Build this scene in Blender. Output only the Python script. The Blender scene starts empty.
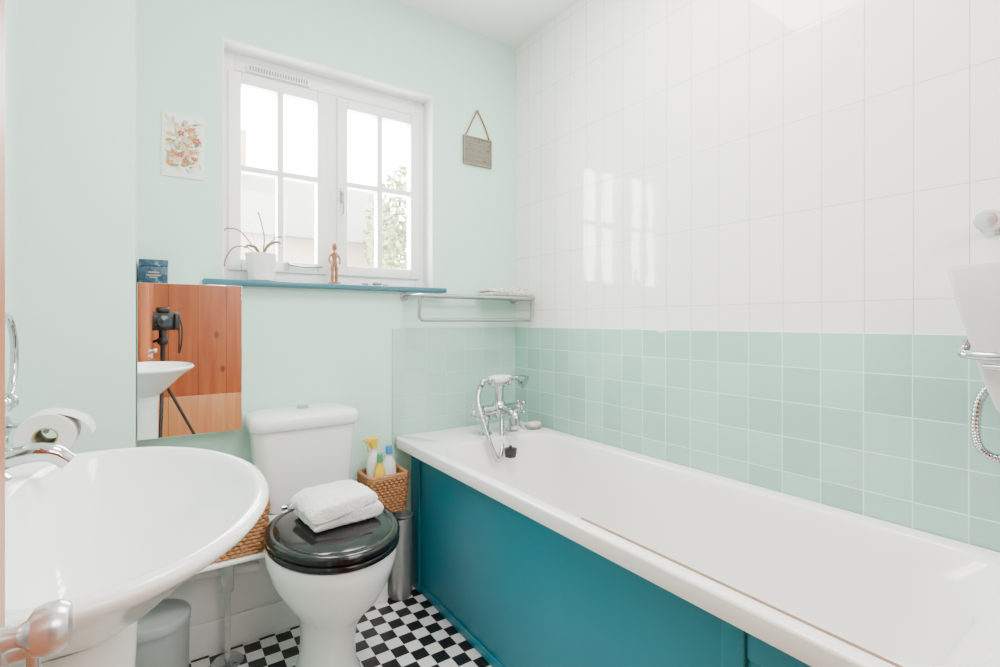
import bpy, bmesh, math, random
from mathutils import Vector, Matrix, noise as mnoise
random.seed(4)
sc = bpy.context.scene
W=1.45; B=1.972; H=1.12; LW=-0.294; BX=-0.053; BY=1.80; CE=2.46; FW=-0.95

# ---------------------------------------------------------------- materials
def newmat(name):
    m=bpy.data.materials.new(name); m.use_nodes=True
    nt=m.node_tree; b=nt.nodes['Principled BSDF']
    return m,nt,b
def setp(b,**k):
    for n,v in k.items():
        if n in b.inputs: b.inputs[n].default_value=v
def M(name,col,rough=.5,metal=0,var=.06,scale=8,bump=0,bscale=None,coat=0,trans=0,emit=0,sheen=0,spec=.5):
    m,nt,b=newmat(name)
    setp(b,**{'Roughness':rough,'Metallic':metal,'Coat Weight':coat,'Transmission Weight':trans,'Sheen Weight':sheen,'Specular IOR Level':spec})
    tc=nt.nodes.new('ShaderNodeTexCoord'); nz=nt.nodes.new('ShaderNodeTexNoise')
    nz.inputs['Scale'].default_value=scale; nz.inputs['Detail'].default_value=4
    nt.links.new(tc.outputs['Object'],nz.inputs['Vector'])
    mx=nt.nodes.new('ShaderNodeMix'); mx.data_type='RGBA'
    c=list(col)+[1]
    mx.inputs[6].default_value=[x*(1-var) for x in col]+[1]; mx.inputs[7].default_value=[min(1,x*(1+var*.5)) for x in col]+[1]
    nt.links.new(nz.outputs['Fac'],mx.inputs[0]); nt.links.new(mx.outputs[2],b.inputs['Base Color'])
    if bump:
        n2=nt.nodes.new('ShaderNodeTexNoise'); n2.inputs['Scale'].default_value=bscale or scale*4
        nt.links.new(tc.outputs['Object'],n2.inputs['Vector'])
        bp=nt.nodes.new('ShaderNodeBump'); bp.inputs['Strength'].default_value=bump; bp.inputs['Distance'].default_value=.004
        nt.links.new(n2.outputs['Fac'],bp.inputs['Height']); nt.links.new(bp.outputs['Normal'],b.inputs['Normal'])
    return m
def tilemat(name,col,grout,tw,th,axis,u0,v0,rough=.12,wav=.25,mort=.0014,c2=.96,bstr=.5):
    m,nt,b=newmat(name)
    g=nt.nodes.new('ShaderNodeNewGeometry'); s=nt.nodes.new('ShaderNodeSeparateXYZ'); nt.links.new(g.outputs['Position'],s.inputs[0])
    a=nt.nodes.new('ShaderNodeMath'); a.operation='ADD'; a.inputs[1].default_value=u0+100*tw
    nt.links.new(s.outputs[axis],a.inputs[0])
    z=nt.nodes.new('ShaderNodeMath'); z.operation='ADD'; z.inputs[1].default_value=v0+100*th
    nt.links.new(s.outputs[2],z.inputs[0])
    c=nt.nodes.new('ShaderNodeCombineXYZ'); nt.links.new(a.outputs[0],c.inputs[0]); nt.links.new(z.outputs[0],c.inputs[1])
    br=nt.nodes.new('ShaderNodeTexBrick'); br.offset=0; br.squash=1
    br.inputs['Scale'].default_value=1; br.inputs['Brick Width'].default_value=tw; br.inputs['Row Height'].default_value=th
    br.inputs['Mortar Size'].default_value=mort; br.inputs['Mortar Smooth'].default_value=.3
    br.inputs['Color1'].default_value=list(col)+[1]; br.inputs['Color2'].default_value=[x*c2 for x in col]+[1]
    br.inputs['Mortar'].default_value=list(grout)+[1]
    nt.links.new(c.outputs[0],br.inputs['Vector']); nt.links.new(br.outputs['Color'],b.inputs['Base Color'])
    nz=nt.nodes.new('ShaderNodeTexNoise'); nz.inputs['Scale'].default_value=9; nz.inputs['Detail'].default_value=1
    nt.links.new(c.outputs[0],nz.inputs['Vector'])
    mm=nt.nodes.new('ShaderNodeMath'); mm.operation='MULTIPLY_ADD'; mm.inputs[1].default_value=-1.0
    nt.links.new(br.outputs['Fac'],mm.inputs[0])
    m2=nt.nodes.new('ShaderNodeMath'); m2.operation='MULTIPLY'; m2.inputs[1].default_value=wav
    nt.links.new(nz.outputs['Fac'],m2.inputs[0]); nt.links.new(m2.outputs[0],mm.inputs[2])
    bp=nt.nodes.new('ShaderNodeBump'); bp.inputs['Strength'].default_value=bstr; bp.inputs['Distance'].default_value=.002
    nt.links.new(mm.outputs[0],bp.inputs['Height']); nt.links.new(bp.outputs['Normal'],b.inputs['Normal'])
    b.inputs['Roughness'].default_value=rough
    return m
def checkmat():
    m,nt,b=newmat('floor_checker')
    g=nt.nodes.new('ShaderNodeNewGeometry'); mp=nt.nodes.new('ShaderNodeMapping'); mp.inputs['Location'].default_value=(.01,.02,.3)
    nt.links.new(g.outputs['Position'],mp.inputs['Vector'])
    ck=nt.nodes.new('ShaderNodeTexChecker'); ck.inputs['Scale'].default_value=19.6
    ck.inputs['Color1'].default_value=(.012,.012,.014,1); ck.inputs['Color2'].default_value=(.82,.82,.80,1)
    nt.links.new(mp.outputs[0],ck.inputs['Vector']); nt.links.new(ck.outputs['Color'],b.inputs['Base Color'])
    b.inputs['Roughness'].default_value=.3
    return m
def woodmat(name,c1,c2,scale=9,rough=.4,axis='Z',board=.11,dist=3,knots=False):
    m,nt,b=newmat(name)
    g=nt.nodes.new('ShaderNodeNewGeometry'); mp=nt.nodes.new('ShaderNodeMapping')
    mp.inputs['Scale'].default_value=(1,1,.06) if axis=='Z' else (1,.06,1)
    nt.links.new(g.outputs['Position'],mp.inputs['Vector'])
    nz=nt.nodes.new('ShaderNodeTexNoise'); nz.inputs['Scale'].default_value=scale*4; nz.inputs['Detail'].default_value=5; nz.inputs['Distortion'].default_value=dist*.2
    nt.links.new(mp.outputs[0],nz.inputs['Vector'])
    r=nt.nodes.new('ShaderNodeValToRGB'); r.color_ramp.elements[0].color=list(c1)+[1]; r.color_ramp.elements[0].position=.3; r.color_ramp.elements[1].color=list(c2)+[1]; r.color_ramp.elements[1].position=.7
    nt.links.new(nz.outputs['Fac'],r.inputs[0])
    s=nt.nodes.new('ShaderNodeSeparateXYZ'); nt.links.new(g.outputs['Position'],s.inputs[0])
    md=nt.nodes.new('ShaderNodeMath'); md.operation='PINGPONG'; md.inputs[1].default_value=board/2
    nt.links.new(s.outputs[0],md.inputs[0])
    lt=nt.nodes.new('ShaderNodeMath'); lt.operation='LESS_THAN'; lt.inputs[1].default_value=.0018; nt.links.new(md.outputs[0],lt.inputs[0])
    mx=nt.nodes.new('ShaderNodeMix'); mx.data_type='RGBA'; mx.inputs[7].default_value=[x*.35 for x in c1]+[1]
    nt.links.new(lt.outputs[0],mx.inputs[0]); nt.links.new(r.outputs[0],mx.inputs[6])
    last=mx.outputs[2]
    if knots:
        vo=nt.nodes.new('ShaderNodeTexVoronoi'); vo.inputs['Scale'].default_value=6.5
        mp2=nt.nodes.new('ShaderNodeMapping'); mp2.inputs['Scale'].default_value=(1,.0,.6); nt.links.new(g.outputs['Position'],mp2.inputs['Vector']); nt.links.new(mp2.outputs[0],vo.inputs['Vector'])
        kr=nt.nodes.new('ShaderNodeMapRange'); kr.inputs['From Min'].default_value=.07; kr.inputs['From Max'].default_value=.16; kr.inputs['To Min'].default_value=.85; kr.inputs['To Max'].default_value=0
        nt.links.new(vo.outputs['Distance'],kr.inputs['Value'])
        m3=nt.nodes.new('ShaderNodeMix'); m3.data_type='RGBA'; m3.inputs[7].default_value=[x*.4 for x in c1]+[1]
        nt.links.new(kr.outputs[0],m3.inputs[0]); nt.links.new(last,m3.inputs[6]); last=m3.outputs[2]
    nt.links.new(last,b.inputs['Base Color']); b.inputs['Roughness'].default_value=rough
    return m
def ramp_noise(name,stops,scale,rough=.5,detail=3):
    m,nt,b=newmat(name)
    tc=nt.nodes.new('ShaderNodeTexCoord'); nz=nt.nodes.new('ShaderNodeTexNoise'); nz.inputs['Scale'].default_value=scale; nz.inputs['Detail'].default_value=detail
    nt.links.new(tc.outputs['Object'],nz.inputs['Vector']); r=nt.nodes.new('ShaderNodeValToRGB')
    cr=r.color_ramp
    while len(cr.elements)<len(stops): cr.elements.new(.5)
    for e,(p,c) in zip(cr.elements,stops): e.position=p; e.color=list(c)+[1]
    nt.links.new(nz.outputs['Fac'],r.inputs[0]); nt.links.new(r.outputs[0],b.inputs['Base Color']); b.inputs['Roughness'].default_value=rough
    return m
def thinglass():
    m,nt,b=newmat('window_glass'); nt.nodes.remove(b)
    o=nt.nodes['Material Output']; t=nt.nodes.new('ShaderNodeBsdfTransparent'); g=nt.nodes.new('ShaderNodeBsdfGlossy'); g.inputs['Roughness'].default_value=.03
    nz=nt.nodes.new('ShaderNodeTexNoise'); nz.inputs['Scale'].default_value=3
    mr=nt.nodes.new('ShaderNodeMapRange'); mr.inputs['To Min'].default_value=.04; mr.inputs['To Max'].default_value=.07
    nt.links.new(nz.outputs['Fac'],mr.inputs['Value'])
    x=nt.nodes.new('ShaderNodeMixShader'); nt.links.new(mr.outputs[0],x.inputs[0]); nt.links.new(t.outputs[0],x.inputs[1]); nt.links.new(g.outputs[0],x.inputs[2]); nt.links.new(x.outputs[0],o.inputs['Surface'])
    return m

paint=M('mint_wall_paint',(.56,.80,.705),.6,var=.03,scale=2,bump=.05,bscale=60)
paintL=M('pale_mint_wall_paint',(.67,.85,.77),.6,var=.03,scale=2,bump=.05,bscale=60)
ceilm=M('ceiling_white_paint',(.90,.89,.88),.7,var=.02,scale=2)
whitep=M('white_gloss_paint',(.88,.88,.87),.35,var=.03,scale=5)
frame=M('window_frame_paint',(.90,.90,.89),.35,var=.03,scale=5)
whtile=tilemat('white_wall_tiles',(.90,.88,.85),(.58,.57,.54),.0975,.25,1,-B,-1.17,rough=.045,c2=.96,mort=.0012,bstr=.6,wav=.5)
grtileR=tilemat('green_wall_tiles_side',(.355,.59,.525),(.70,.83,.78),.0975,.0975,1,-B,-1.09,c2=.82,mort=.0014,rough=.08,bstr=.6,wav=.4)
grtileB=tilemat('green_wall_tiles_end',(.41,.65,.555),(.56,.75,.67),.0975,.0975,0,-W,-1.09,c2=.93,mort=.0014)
floorm=checkmat()
teal=M('teal_gloss_paint',(.008,.225,.33),.33,var=.04,scale=3)
sillm=M('sill_blue_paint',(.028,.135,.19),.3,var=.1,scale=6)
ceram=M('white_ceramic',(.86,.86,.85),.1,var=.01,scale=3)
enamel=M('bath_enamel',(.88,.86,.845),.14,var=.01,scale=3)
black=M('black_gloss_lacquer',(.006,.006,.007),.12,var=.1,spec=.35)
chrome=M('chrome',(.52,.53,.55),.08,1,var=.05)
knobm=M('satin_chrome',(.60,.61,.63),.25,.75,var=.05)
steel=M('brushed_steel',(.40,.40,.40),.35,1,var=.1)
satin=M('satin_grey_metal',(.46,.46,.45),.35,.6,var=.05)
greyp=M('grey_plastic',(.27,.28,.28),.4)
whplas=M('white_plastic',(.85,.85,.84),.3)
shplas=M('pale_grey_plastic',(.62,.61,.61),.3)
towelm=M('white_terry_cotton',(.90,.89,.88),.95,var=.05,scale=90,bump=1,bscale=300,sheen=.3)
paper=M('tissue_paper',(.82,.79,.77),.9,bump=.2,bscale=90)
card=M('cardboard_core',(.36,.27,.18),.9)
wick=M('woven_wicker',(.45,.20,.08),.6,var=.45,scale=60,bump=.5,bscale=150)
pine=woodmat('orange_pine_boards',(.33,.065,.02),(.48,.13,.038),5,.35,board=.20,knots=True)
pinel=woodmat('light_pine_rail',(.52,.20,.075),(.64,.30,.13),7,.35,board=1.3)
pinefl=woodmat('pine_floor_boards',(.45,.18,.06),(.60,.30,.12),6,.4,'Y',board=.15)
woodfig=M('light_turned_wood',(.30,.11,.038),.5,var=.2,scale=30)
mirrorm=M('mirror_glass',(.93,.94,.94),.01,1,var=.005)
blackp=M('black_rubber_plastic',(.012,.012,.014),.45,bump=.2)
lensm=M('dark_lens_glass',(.02,.03,.05),.03,coat=1)
glassm=thinglass()
sealm=M('brown_sealant',(.26,.15,.095),.6,var=.5,scale=60)
leafm=M('plant_leaf',(.13,.19,.08),.45,var=.3,scale=20)
stemm=M('dry_plant_stem',(.20,.13,.08),.6,var=.2,scale=20)
soil=M('potting_bark',(.10,.06,.035),.9,bump=.6)
twine=M('jute_twine',(.28,.11,.04),.9,bump=.5)
rust=ramp_noise('aged_tin_plaque',[(.3,(.09,.07,.045)),(.5,(.19,.17,.13)),(.65,(.11,.14,.11))],60,.6)
tin=M('worn_tin_edge',(.24,.22,.17),.6,var=.3,scale=50)
candm=ramp_noise('dark_blue_floral_card',[(.44,(.006,.020,.055)),(.54,(.010,.08,.14)),(.60,(.010,.03,.08)),(.70,(.08,.26,.28))],75,.35)
goldm=M('gold_label_print',(.60,.50,.32),.4)
cardw=M('white_card',(.82,.81,.77),.7)
inks=[M('ink_orange',(.56,.24,.08),.7),M('ink_red',(.42,.09,.07),.7),M('ink_green',(.20,.26,.13),.7),M('ink_ochre',(.58,.45,.19),.7),M('ink_blush',(.70,.46,.37),.7),M('ink_grey',(.40,.42,.40),.7),M('ink_cream',(.74,.66,.50),.7)]
clothp=ramp_noise('speckled_cloth',[(.42,(.80,.79,.77)),(.48,(.10,.10,.11)),(.55,(.70,.69,.67))],110,.9)
yellow=M('yellow_plastic',(.80,.52,.02),.35)
bluep=M('blue_plastic',(.04,.25,.55),.35)
greenp=M('green_plastic',(.08,.33,.15),.35)
soapm=M('cream_soap',(.80,.76,.66),.5)
clearp=M('clear_frosted_plastic',(.85,.88,.88),.15,trans=.75)
stone=M('beach_stone',(.35,.28,.22),.8,var=.3,scale=40,bump=.4)
rooft=M('slate_roof',(.075,.075,.073),.8,var=.25,scale=3)
brickm=M('pale_brick_wall',(.17,.13,.11),.85,var=.2,scale=8)
treel=M('tree_leaves',(.10,.13,.035),.7,var=.4,scale=3)
bark=M('tree_bark',(.06,.045,.03),.9,bump=.5)
wallst=M('porcelain_white_tap_lever',(.88,.88,.86),.12,coat=.5)

# ---------------------------------------------------------------- builder
def rr(x0,x1,y0,y1,r,z,n=6):
    out=[]
    for (cx,cy,a0) in ((x1-r,y1-r,0),(x0+r,y1-r,90),(x0+r,y0+r,180),(x1-r,y0+r,270)):
        for i in range(n+1):
            a=math.radians(a0+90*i/n); out.append((cx+r*math.cos(a),cy+r*math.sin(a),z))
    return out
def egg(cx,cy,rx,rf,rb,z,n=48):
    return [(cx+rx*math.cos(2*math.pi*i/n),cy+(rb if math.sin(2*math.pi*i/n)>0 else rf)*math.sin(2*math.pi*i/n),z) for i in range(n)]
def smoothpts(pts,k=6,closed=False):
    P=[Vector(p) for p in pts]; n=len(P)
    if n<3: return P
    out=[]; rng=range(n) if closed else range(n-1)
    for i in rng:
        p1=P[i]; p2=P[(i+1)%n]
        p0=P[i-1] if (closed or i>0) else p1*2-p2
        p3=P[(i+2)%n] if (closed or i+2<n) else p2*2-p1
        for j in range(k):
            t=j/k
            out.append(.5*((2*p1)+(p2-p0)*t+(2*p0-5*p1+4*p2-p3)*t*t+(3*p1-p0-3*p2+p3)*t**3))
    if not closed: out.append(P[-1])
    return out
class MB:
    def __init__(s): s.bm=bmesh.new(); s.mats=[]
    def mi(s,m):
        if m not in s.mats: s.mats.append(m)
        return s.mats.index(m)
    def add(s,src,m):
        i=s.mi(m)
        for f in src.faces: f.material_index=i
        me=bpy.data.meshes.new('t'); src.to_mesh(me); src.free(); s.bm.from_mesh(me); bpy.data.meshes.remove(me); return s
    def box(s,x0,x1,y0,y1,z0,z1,m,bev=0,rot=None,seg=3):
        b=bmesh.new(); bmesh.ops.create_cube(b,size=1)
        sx,sy,sz=x1-x0,y1-y0,z1-z0
        for v in b.verts: v.co=Vector((v.co.x*sx,v.co.y*sy,v.co.z*sz))
        if bev: bmesh.ops.bevel(b,geom=list(b.edges),offset=bev,segments=seg,affect='EDGES',profile=.5)
        mt=Matrix.Translation(((x0+x1)/2,(y0+y1)/2,(z0+z1)/2))
        if rot is not None: mt=mt@rot
        bmesh.ops.transform(b,matrix=mt,verts=b.verts)
        return s.add(b,m)
    def loft(s,rings,m,cap0=False,cap1=False,closed=True,wrap=False):
        b=bmesh.new(); R=[[b.verts.new(p) for p in r] for r in rings]; n=len(R[0])
        pr=list(zip(R[:-1],R[1:])); 
        if wrap: pr.append((R[-1],R[0]))
        for a,c in pr:
            for i in range(n if closed else n-1):
                j=(i+1)%n; b.faces.new((a[i],a[j],c[j],c[i]))
        if cap0: b.faces.new(list(reversed(R[0])))
        if cap1: b.faces.new(R[-1])
        bmesh.ops.recalc_face_normals(b,faces=b.faces)
        return s.add(b,m)
    def tube(s,pts,r,m,seg=10,smooth=True,closed=False,k=6):
        P=smoothpts(pts,k,closed) if smooth else [Vector(p) for p in pts]
        n=len(P); rings=[]; up=None
        for i,p in enumerate(P):
            if closed: t=P[(i+1)%n]-P[i-1]
            else: t=P[min(i+1,n-1)]-P[max(i-1,0)]
            t.normalize()
            if up is None:
                up=Vector((0,0,1)) if abs(t.z)<.9 else Vector((1,0,0))
            up=(up-t*up.dot(t)); up.normalize(); sd=t.cross(up)
            rad=r(i/(n-1)) if callable(r) else r
            rings.append([p+up*rad*math.cos(2*math.pi*q/seg)+sd*rad*math.sin(2*math.pi*q/seg) for q in range(seg)])
        return s.loft(rings,m,not closed,not closed,True,closed)
    def cyl(s,p0,p1,r,m,r1=None,seg=28):
        r1=r if r1 is None else r1
        return s.tube([p0,p1],lambda t:r+(r1-r)*t,m,seg,False)
    def lathe(s,prof,o,m,ax=(0,0,1),seg=32,sx=1,sy=1):
        q=Vector((0,0,1)).rotation_difference(Vector(ax).normalized()); o=Vector(o)
        rings=[[o+q@Vector((max(r,1e-4)*sx*math.cos(2*math.pi*i/seg),max(r,1e-4)*sy*math.sin(2*math.pi*i/seg),z)) for i in range(seg)] for r,z in prof]
        return s.loft(rings,m,True,True)
    def ball(s,c,r,m,sc=(1,1,1),seg=20):
        b=bmesh.new(); bmesh.ops.create_uvsphere(b,u_segments=seg,v_segments=seg//2,radius=r)
        for v in b.verts: v.co=Vector((v.co.x*sc[0]+c[0],v.co.y*sc[1]+c[1],v.co.z*sc[2]+c[2]))
        return s.add(b,m)
    def xf(s,mt): bmesh.ops.transform(s.bm,matrix=mt,verts=s.bm.verts); return s
    def obj(s,name,parent=None,label=None,cat=None,ang=42,kind=None,group=None):
        bm=s.bm; bm.normal_update()
        for f in bm.faces: f.smooth=True
        for e in bm.edges:
            e.smooth = (len(e.link_faces)==2 and e.calc_face_angle(0)<math.radians(ang))
        xs=[v.co.x for v in bm.verts]; ys=[v.co.y for v in bm.verts]; zs=[v.co.z for v in bm.verts]
        o=Vector(((min(xs)+max(xs))/2,(min(ys)+max(ys))/2,min(zs)))
        for v in bm.verts: v.co-=o
        me=bpy.data.meshes.new(name); bm.to_mesh(me); bm.free()
        for m in s.mats: me.materials.append(m)
        ob=bpy.data.objects.new(name,me); sc.collection.objects.link(ob)
        if parent is not None:
            ob.parent=parent; ob.location=o-wl(parent)
        else: ob.location=o
        if label: ob['label']=label
        if cat: ob['category']=cat
        if kind: ob['kind']=kind
        if group: ob['group']=group
        return ob
def wl(o):
    v=Vector(o.location)
    while o.parent: o=o.parent; v+=Vector(o.location)
    return v
def thing(name,label,cat,loc,kind=None):
    e=bpy.data.objects.new(name,None); e.empty_display_size=.05; e.location=loc; sc.collection.objects.link(e)
    e['label']=label; e['category']=cat
    if kind: e['kind']=kind
    return e
def struct(mb,name,label=None):
    return mb.obj(name,kind='structure',label=label or name.replace('_',' '),cat=name.split('_')[0])

# ---------------------------------------------------------------- shell
OX0,OX1,OZ0,OZ1=.186,.999,1.262,2.105
T=.16
mb=MB()
mb.box(LW-.1,OX0,B,B+T,0,CE,paint); mb.box(OX1,W+.1,B,B+T,0,CE,paint)
mb.box(OX0,OX1,B,B+T,0,OZ0,paint); mb.box(OX0,OX1,B,B+T,OZ1,CE,paint)
struct(mb,'wall_back','mint green painted wall with a window opening')
mb=MB().box(LW-.1,LW,FW,B,0,CE,paintL); struct(mb,'wall_left','pale mint painted wall beside the basin')
mb=MB().box(LW,BX,BY,B,0,CE,paintL); struct(mb,'wall_corner','pale mint boxed-in wall corner')
mb=MB().box(W,W+.1,FW,B,0,CE,whtile); struct(mb,'wall_right','glossy white tiled wall above the bath')
mb=MB().box(LW-.1,.62,FW-.1,FW,0,CE,pine); mb.box(LW,.62,FW,FW+.010,.0,.52,pinel,.003); mb.box(.62,W+.1,FW-.1,FW,0,CE,paintL)
struct(mb,'wall_front','orange pine boarded wall')
mb=MB().box(LW-.1,W+.1,FW-.1,B+T,CE,CE+.08,ceilm); struct(mb,'ceiling','white painted ceiling')
mb=MB().box(LW-.1,W+.1,0.35,B,-.05,0,floorm); mb.box(LW-.1,W+.1,FW,0.35,-.05,0,pinefl); struct(mb,'floor','black and white checkerboard floor')
mb=MB().box(W-.006,W,.0,B,.6,1.09,grtileR,.0015); struct(mb,'trim_1','band of mint green square tiles along the bath')
mb=MB().box(.808,W-.006,B-.006,B,.6,1.09,grtileB,.0015); struct(mb,'trim_2','band of mint green square tiles behind the bath taps')
mb=MB()
mb.box(OX0,OX0+.006,B-.002,B+.085,OZ0,OZ1,whitep); mb.box(OX1-.006,OX1,B-.002,B+.085,OZ0,OZ1,whitep); mb.box(OX0+.006,OX1-.006,B-.002,B+.085,OZ1-.006,OZ1,whitep)
struct(mb,'trim_3','white painted window reveal')
mb=MB().box(BX,.56,1.940,B,0,.385,whitep,.004); mb.box(BX,.56,1.928,1.940,0,.11,whitep,.004); mb.box(.56,.76,1.895,B,0,.385,whitep,.004); struct(mb,'trim_4','white boxed-in pipe ledge with skirting')
mb=MB().box(BX,.290,1.640,B,.408,.420,whitep,.003); struct(mb,'trim_6','thin white shelf board holding the basket')

# ---------------------------------------------------------------- window
YF=2.052
win=thing('window_1','white painted double casement window with glazing bars','window',((OX0+OX1)/2,YF,OZ0),'structure')
x0,x1=OX0+.006,OX1-.006; z0,z1=OZ0+.003,OZ1-.006; xm=(x0+x1)/2-.008
mb=MB()
fw=.042
mb.box(x0,x0+fw,YF,YF+.07,z0,z1,frame,.003); mb.box(x1-fw,x1,YF,YF+.07,z0,z1,frame,.003)
mb.box(x0+fw,x1-fw,YF,YF+.07,z1-.062,z1,frame,.003); mb.box(x0+fw,x1-fw,YF,YF+.07,z0,z0+.045,frame,.003)
mb.box(xm-.03,xm+.03,YF,YF+.07,z0+.045,z1-.062,frame,.003)
mb.obj('window_frame',win)
def casement(a,b,c,d):
    mb=MB(); s=.042; y0,y1=YF-.012,YF+.035
    mb.box(a,a+s,y0,y1,c,d,frame,.004); mb.box(b-s,b,y0,y1,c,d,frame,.004)
    mb.box(a+s,b-s,y0,y1,d-s,d,frame,.004); mb.box(a+s,b-s,y0,y1,c,c+s,frame,.004)
    xm_=(a+b)/2; zm=c+(d-c)*.52
    mb.box(xm_-.011,xm_+.011,y0+.006,y1,c+s,d-s,frame,.003)
    mb.box(a+s,b-s,y0+.007,y1-.001,zm-.011,zm+.011,frame,.003)
    o=mb.obj('casement',win)
    g=MB().box(a+s-.004,b-s+.004,YF+.036,YF+.040,c+s-.004,d-s+.004,glassm); g.obj('glass',o)
cz0,cz1=z0+.04,z1-.068
casement(x0+.02,xm-.018,cz0,cz1); casement(xm+.018,x1-.026,cz0,cz1)
mb=MB().box(.272,.495,YF-.016,YF-.001,z1-.060,z1-.034,frame,.003)
for i in range(22): mb.box(.280+i*.0095,.2855+i*.0095,YF-.018,YF-.015,z1-.055,z1-.039,greyp)
mb.obj('trickle_vent',win)
mb=MB().box(xm+.028,xm+.042,YF-.022,YF-.011,1.60,1.66,steel,.003); mb.tube([(xm+.035,YF-.022,1.64),(xm+.035,YF-.04,1.635),(xm+.035,YF-.042,1.59),(xm+.036,YF-.036,1.55)],.005,steel); mb.obj('window_handle',win)
mb=MB().tube([(.40,YF-.016,z0+.075),(.46,YF-.03,z0+.065),(.54,YF-.02,z0+.07)],.004,steel); mb.cyl((.41,YF-.02,z0+.05),(.41,YF-.02,z0+.08),.007,steel); mb.obj('casement_stay',win)
MB().box(.127,1.046,1.93,YF+.01,1.243,1.263,sillm,.004).obj('trim_5',kind='structure',label='blue-green painted window sill board',cat='window sill')

# ---------------------------------------------------------------- door at left
dr=thing('door_1','orange pine door standing open','door',(-.095,.03,0),'structure')
mb=MB().box(-.115,-.0755,-.36,.42,.008,2.0,pine,.003)
for zz in (.2,1.15): mb.box(-.0757,-.0725,-.28,.33,zz,zz+.65,pine,.002)
mb.obj('door_leaf',dr)
mb=MB().lathe([(.0,0),(.018,0),(.018,.003),(.007,.005),(.005,.014),(.007,.018),(.012,.021),(.0135,.026),(.0135,.032),(.011,.036),(.0,.037)],(-.0755,.362,.953),knobm,(1,0,0))
mb.obj('door_knob',dr,label='chrome round door knob')
mb=MB().lathe([(.0,0),(.015,0),(.015,.003),(.006,.004),(.006,.013),(0,.013)],(-.0755,.405,.925),knobm,(1,0,0)); mb.box(-.064,-.058,.400,.410,.908,.942,knobm,.002)
mb.obj('door_latch',dr,label='chrome thumb-turn latch')

# ---------------------------------------------------------------- bath
bath=thing('bathtub','white enamel bathtub with teal painted side panel','bathtub',(1.14,1.07,0))
bx0,bx1,by0,by1=.815,W-.008,.12,B-.008
RZ=.639
def inn(i,z,r,ex=0,near=0,ir=None): return rr(bx0+.036+i,bx1-.045-(i if ir is None else ir),by0+.07+i+near,1.70-(i if ir is None else ir)-ex,r,z,10)
rings=[rr(bx0+.012,bx1,by0,by1,.02,RZ-.046,10),rr(bx0+.003,bx1,by0,by1,.025,RZ-.043,10),rr(bx0,bx1,by0,by1,.025,RZ-.007,10),rr(bx0+.002,bx1,by0,by1,.025,RZ-.002,10),rr(bx0+.007,bx1,by0,by1,.025,RZ,10),
 inn(-.003,RZ,.15),inn(.001,RZ-.002,.145),inn(.009,RZ-.010,.14,ir=.005),inn(.030,RZ-.030,.14,ir=.008),inn(.056,RZ-.052,.14,ir=.011),inn(.077,.56,.14,ir=.014),inn(.089,.50,.14,.01,ir=.02),inn(.099,.38,.14,.02,.03,ir=.03),inn(.112,.29,.13,.03,.06,ir=.045),inn(.14,.235,.12,.04,.08,ir=.08),inn(.175,.212,.09,.05,.10,ir=.13),inn(.225,.207,.03,.06,.14,ir=.20)]
mb=MB().loft(rings,enamel,False,True); mb.obj('tub',bath,ang=60)
mb=MB()
PX=.898
mb.box(PX,PX+.012,.12,1.962,.0,.578,teal,.002)
mb.box(PX-.008,PX,1.885,1.962,.0,.578,teal,.002)
mb.box(PX-.012,PX,.50,.545,.0,.578,teal,.003)
mb.box(PX-.006,PX,.12,.50,.50,.578,teal,.002)
mb.box(PX-.004,PX,.545,1.885,.0,.035,teal,.001)
mb.obj('bath_panel',bath,label='teal gloss painted bath side panel')
mb=MB().tube([(.854,.89,RZ-.002),(.853,.6,RZ-.002),(.851,.22,RZ-.002)],.0045,sealm,8); mb.obj('seal_strip',bath,label='stained brown sealant strip on the bath rim')
mb=MB().lathe([(0,0),(.025,0),(.027,.003),(.02,.005),(0,.004)],(1.14,1.40,.208),chrome); mb.obj('drain',bath,label='chrome bath waste')

# ---------------------------------------------------------------- bath shower mixer
tx,ty=1.215,1.775
tap=thing('bath_shower_mixer','traditional chrome bath mixer with telephone handset','tap',(tx,ty,RZ))
mb=MB()
for sx in (-.07,.07):
    mb.lathe([(0,0),(.030,0),(.030,.006),(.020,.012),(.016,.02),(.016,.06),(.021,.065),(.021,.075),(.016,.08),(.016,.105),(0,.105)],(tx+sx,ty,RZ+.0005),chrome)
mb.cyl((tx-.085,ty,RZ+.10),(tx+.085,ty,RZ+.10),.024,chrome)
mb.lathe([(0,-.035),(.024,-.032),(.037,-.01),(.037,.015),(.027,.032),(.019,.04),(.019,.09),(.023,.095),(.023,.105),(0,.106)],(tx,ty,RZ+.10),chrome)
mb.tube([(tx,ty-.02,RZ+.10),(tx,ty-.07,RZ+.105),(tx,ty-.115,RZ+.09),(tx,ty-.125,RZ+.05)],lambda t:.019-.002*t,chrome,14)
mb.lathe([(0,0),(.022,0),(.022,.012),(.017,.016),(0,.016)],(tx,ty-.125,RZ+.04),chrome)
mb.obj('mixer_body',tap)
for sg in (-1,1):
    mb=MB(); hx=tx+sg*.085
    mb.lathe([(0,0),(.020,0),(.022,.01),(.012,.016),(.012,.03),(0,.03)],(hx,ty,RZ+.10),chrome,(sg,0,.0))
    cx_=hx+sg*.032
    for a in range(4):
        t=math.radians(45+90*a); d=Vector((0,math.cos(t),math.sin(t)))
        c=Vector((cx_,ty,RZ+.10)); mb.cyl(c,c+d*.028,.006,chrome,.007,12); mb.ball(c+d*.03,.011,chrome,seg=12)
    mb.ball((cx_,ty,RZ+.10),.015,chrome,(.8,1,1))
    o=mb.obj('tap_handle',tap)
    MB().lathe([(0,0),(.009,0),(.009,.004),(0,.005)],(cx_+sg*.009,ty,RZ+.10),wallst,(sg,0,0)).obj('handle_cap',o,label='white porcelain disc')
mb=MB()
cz=RZ+.205
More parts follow.
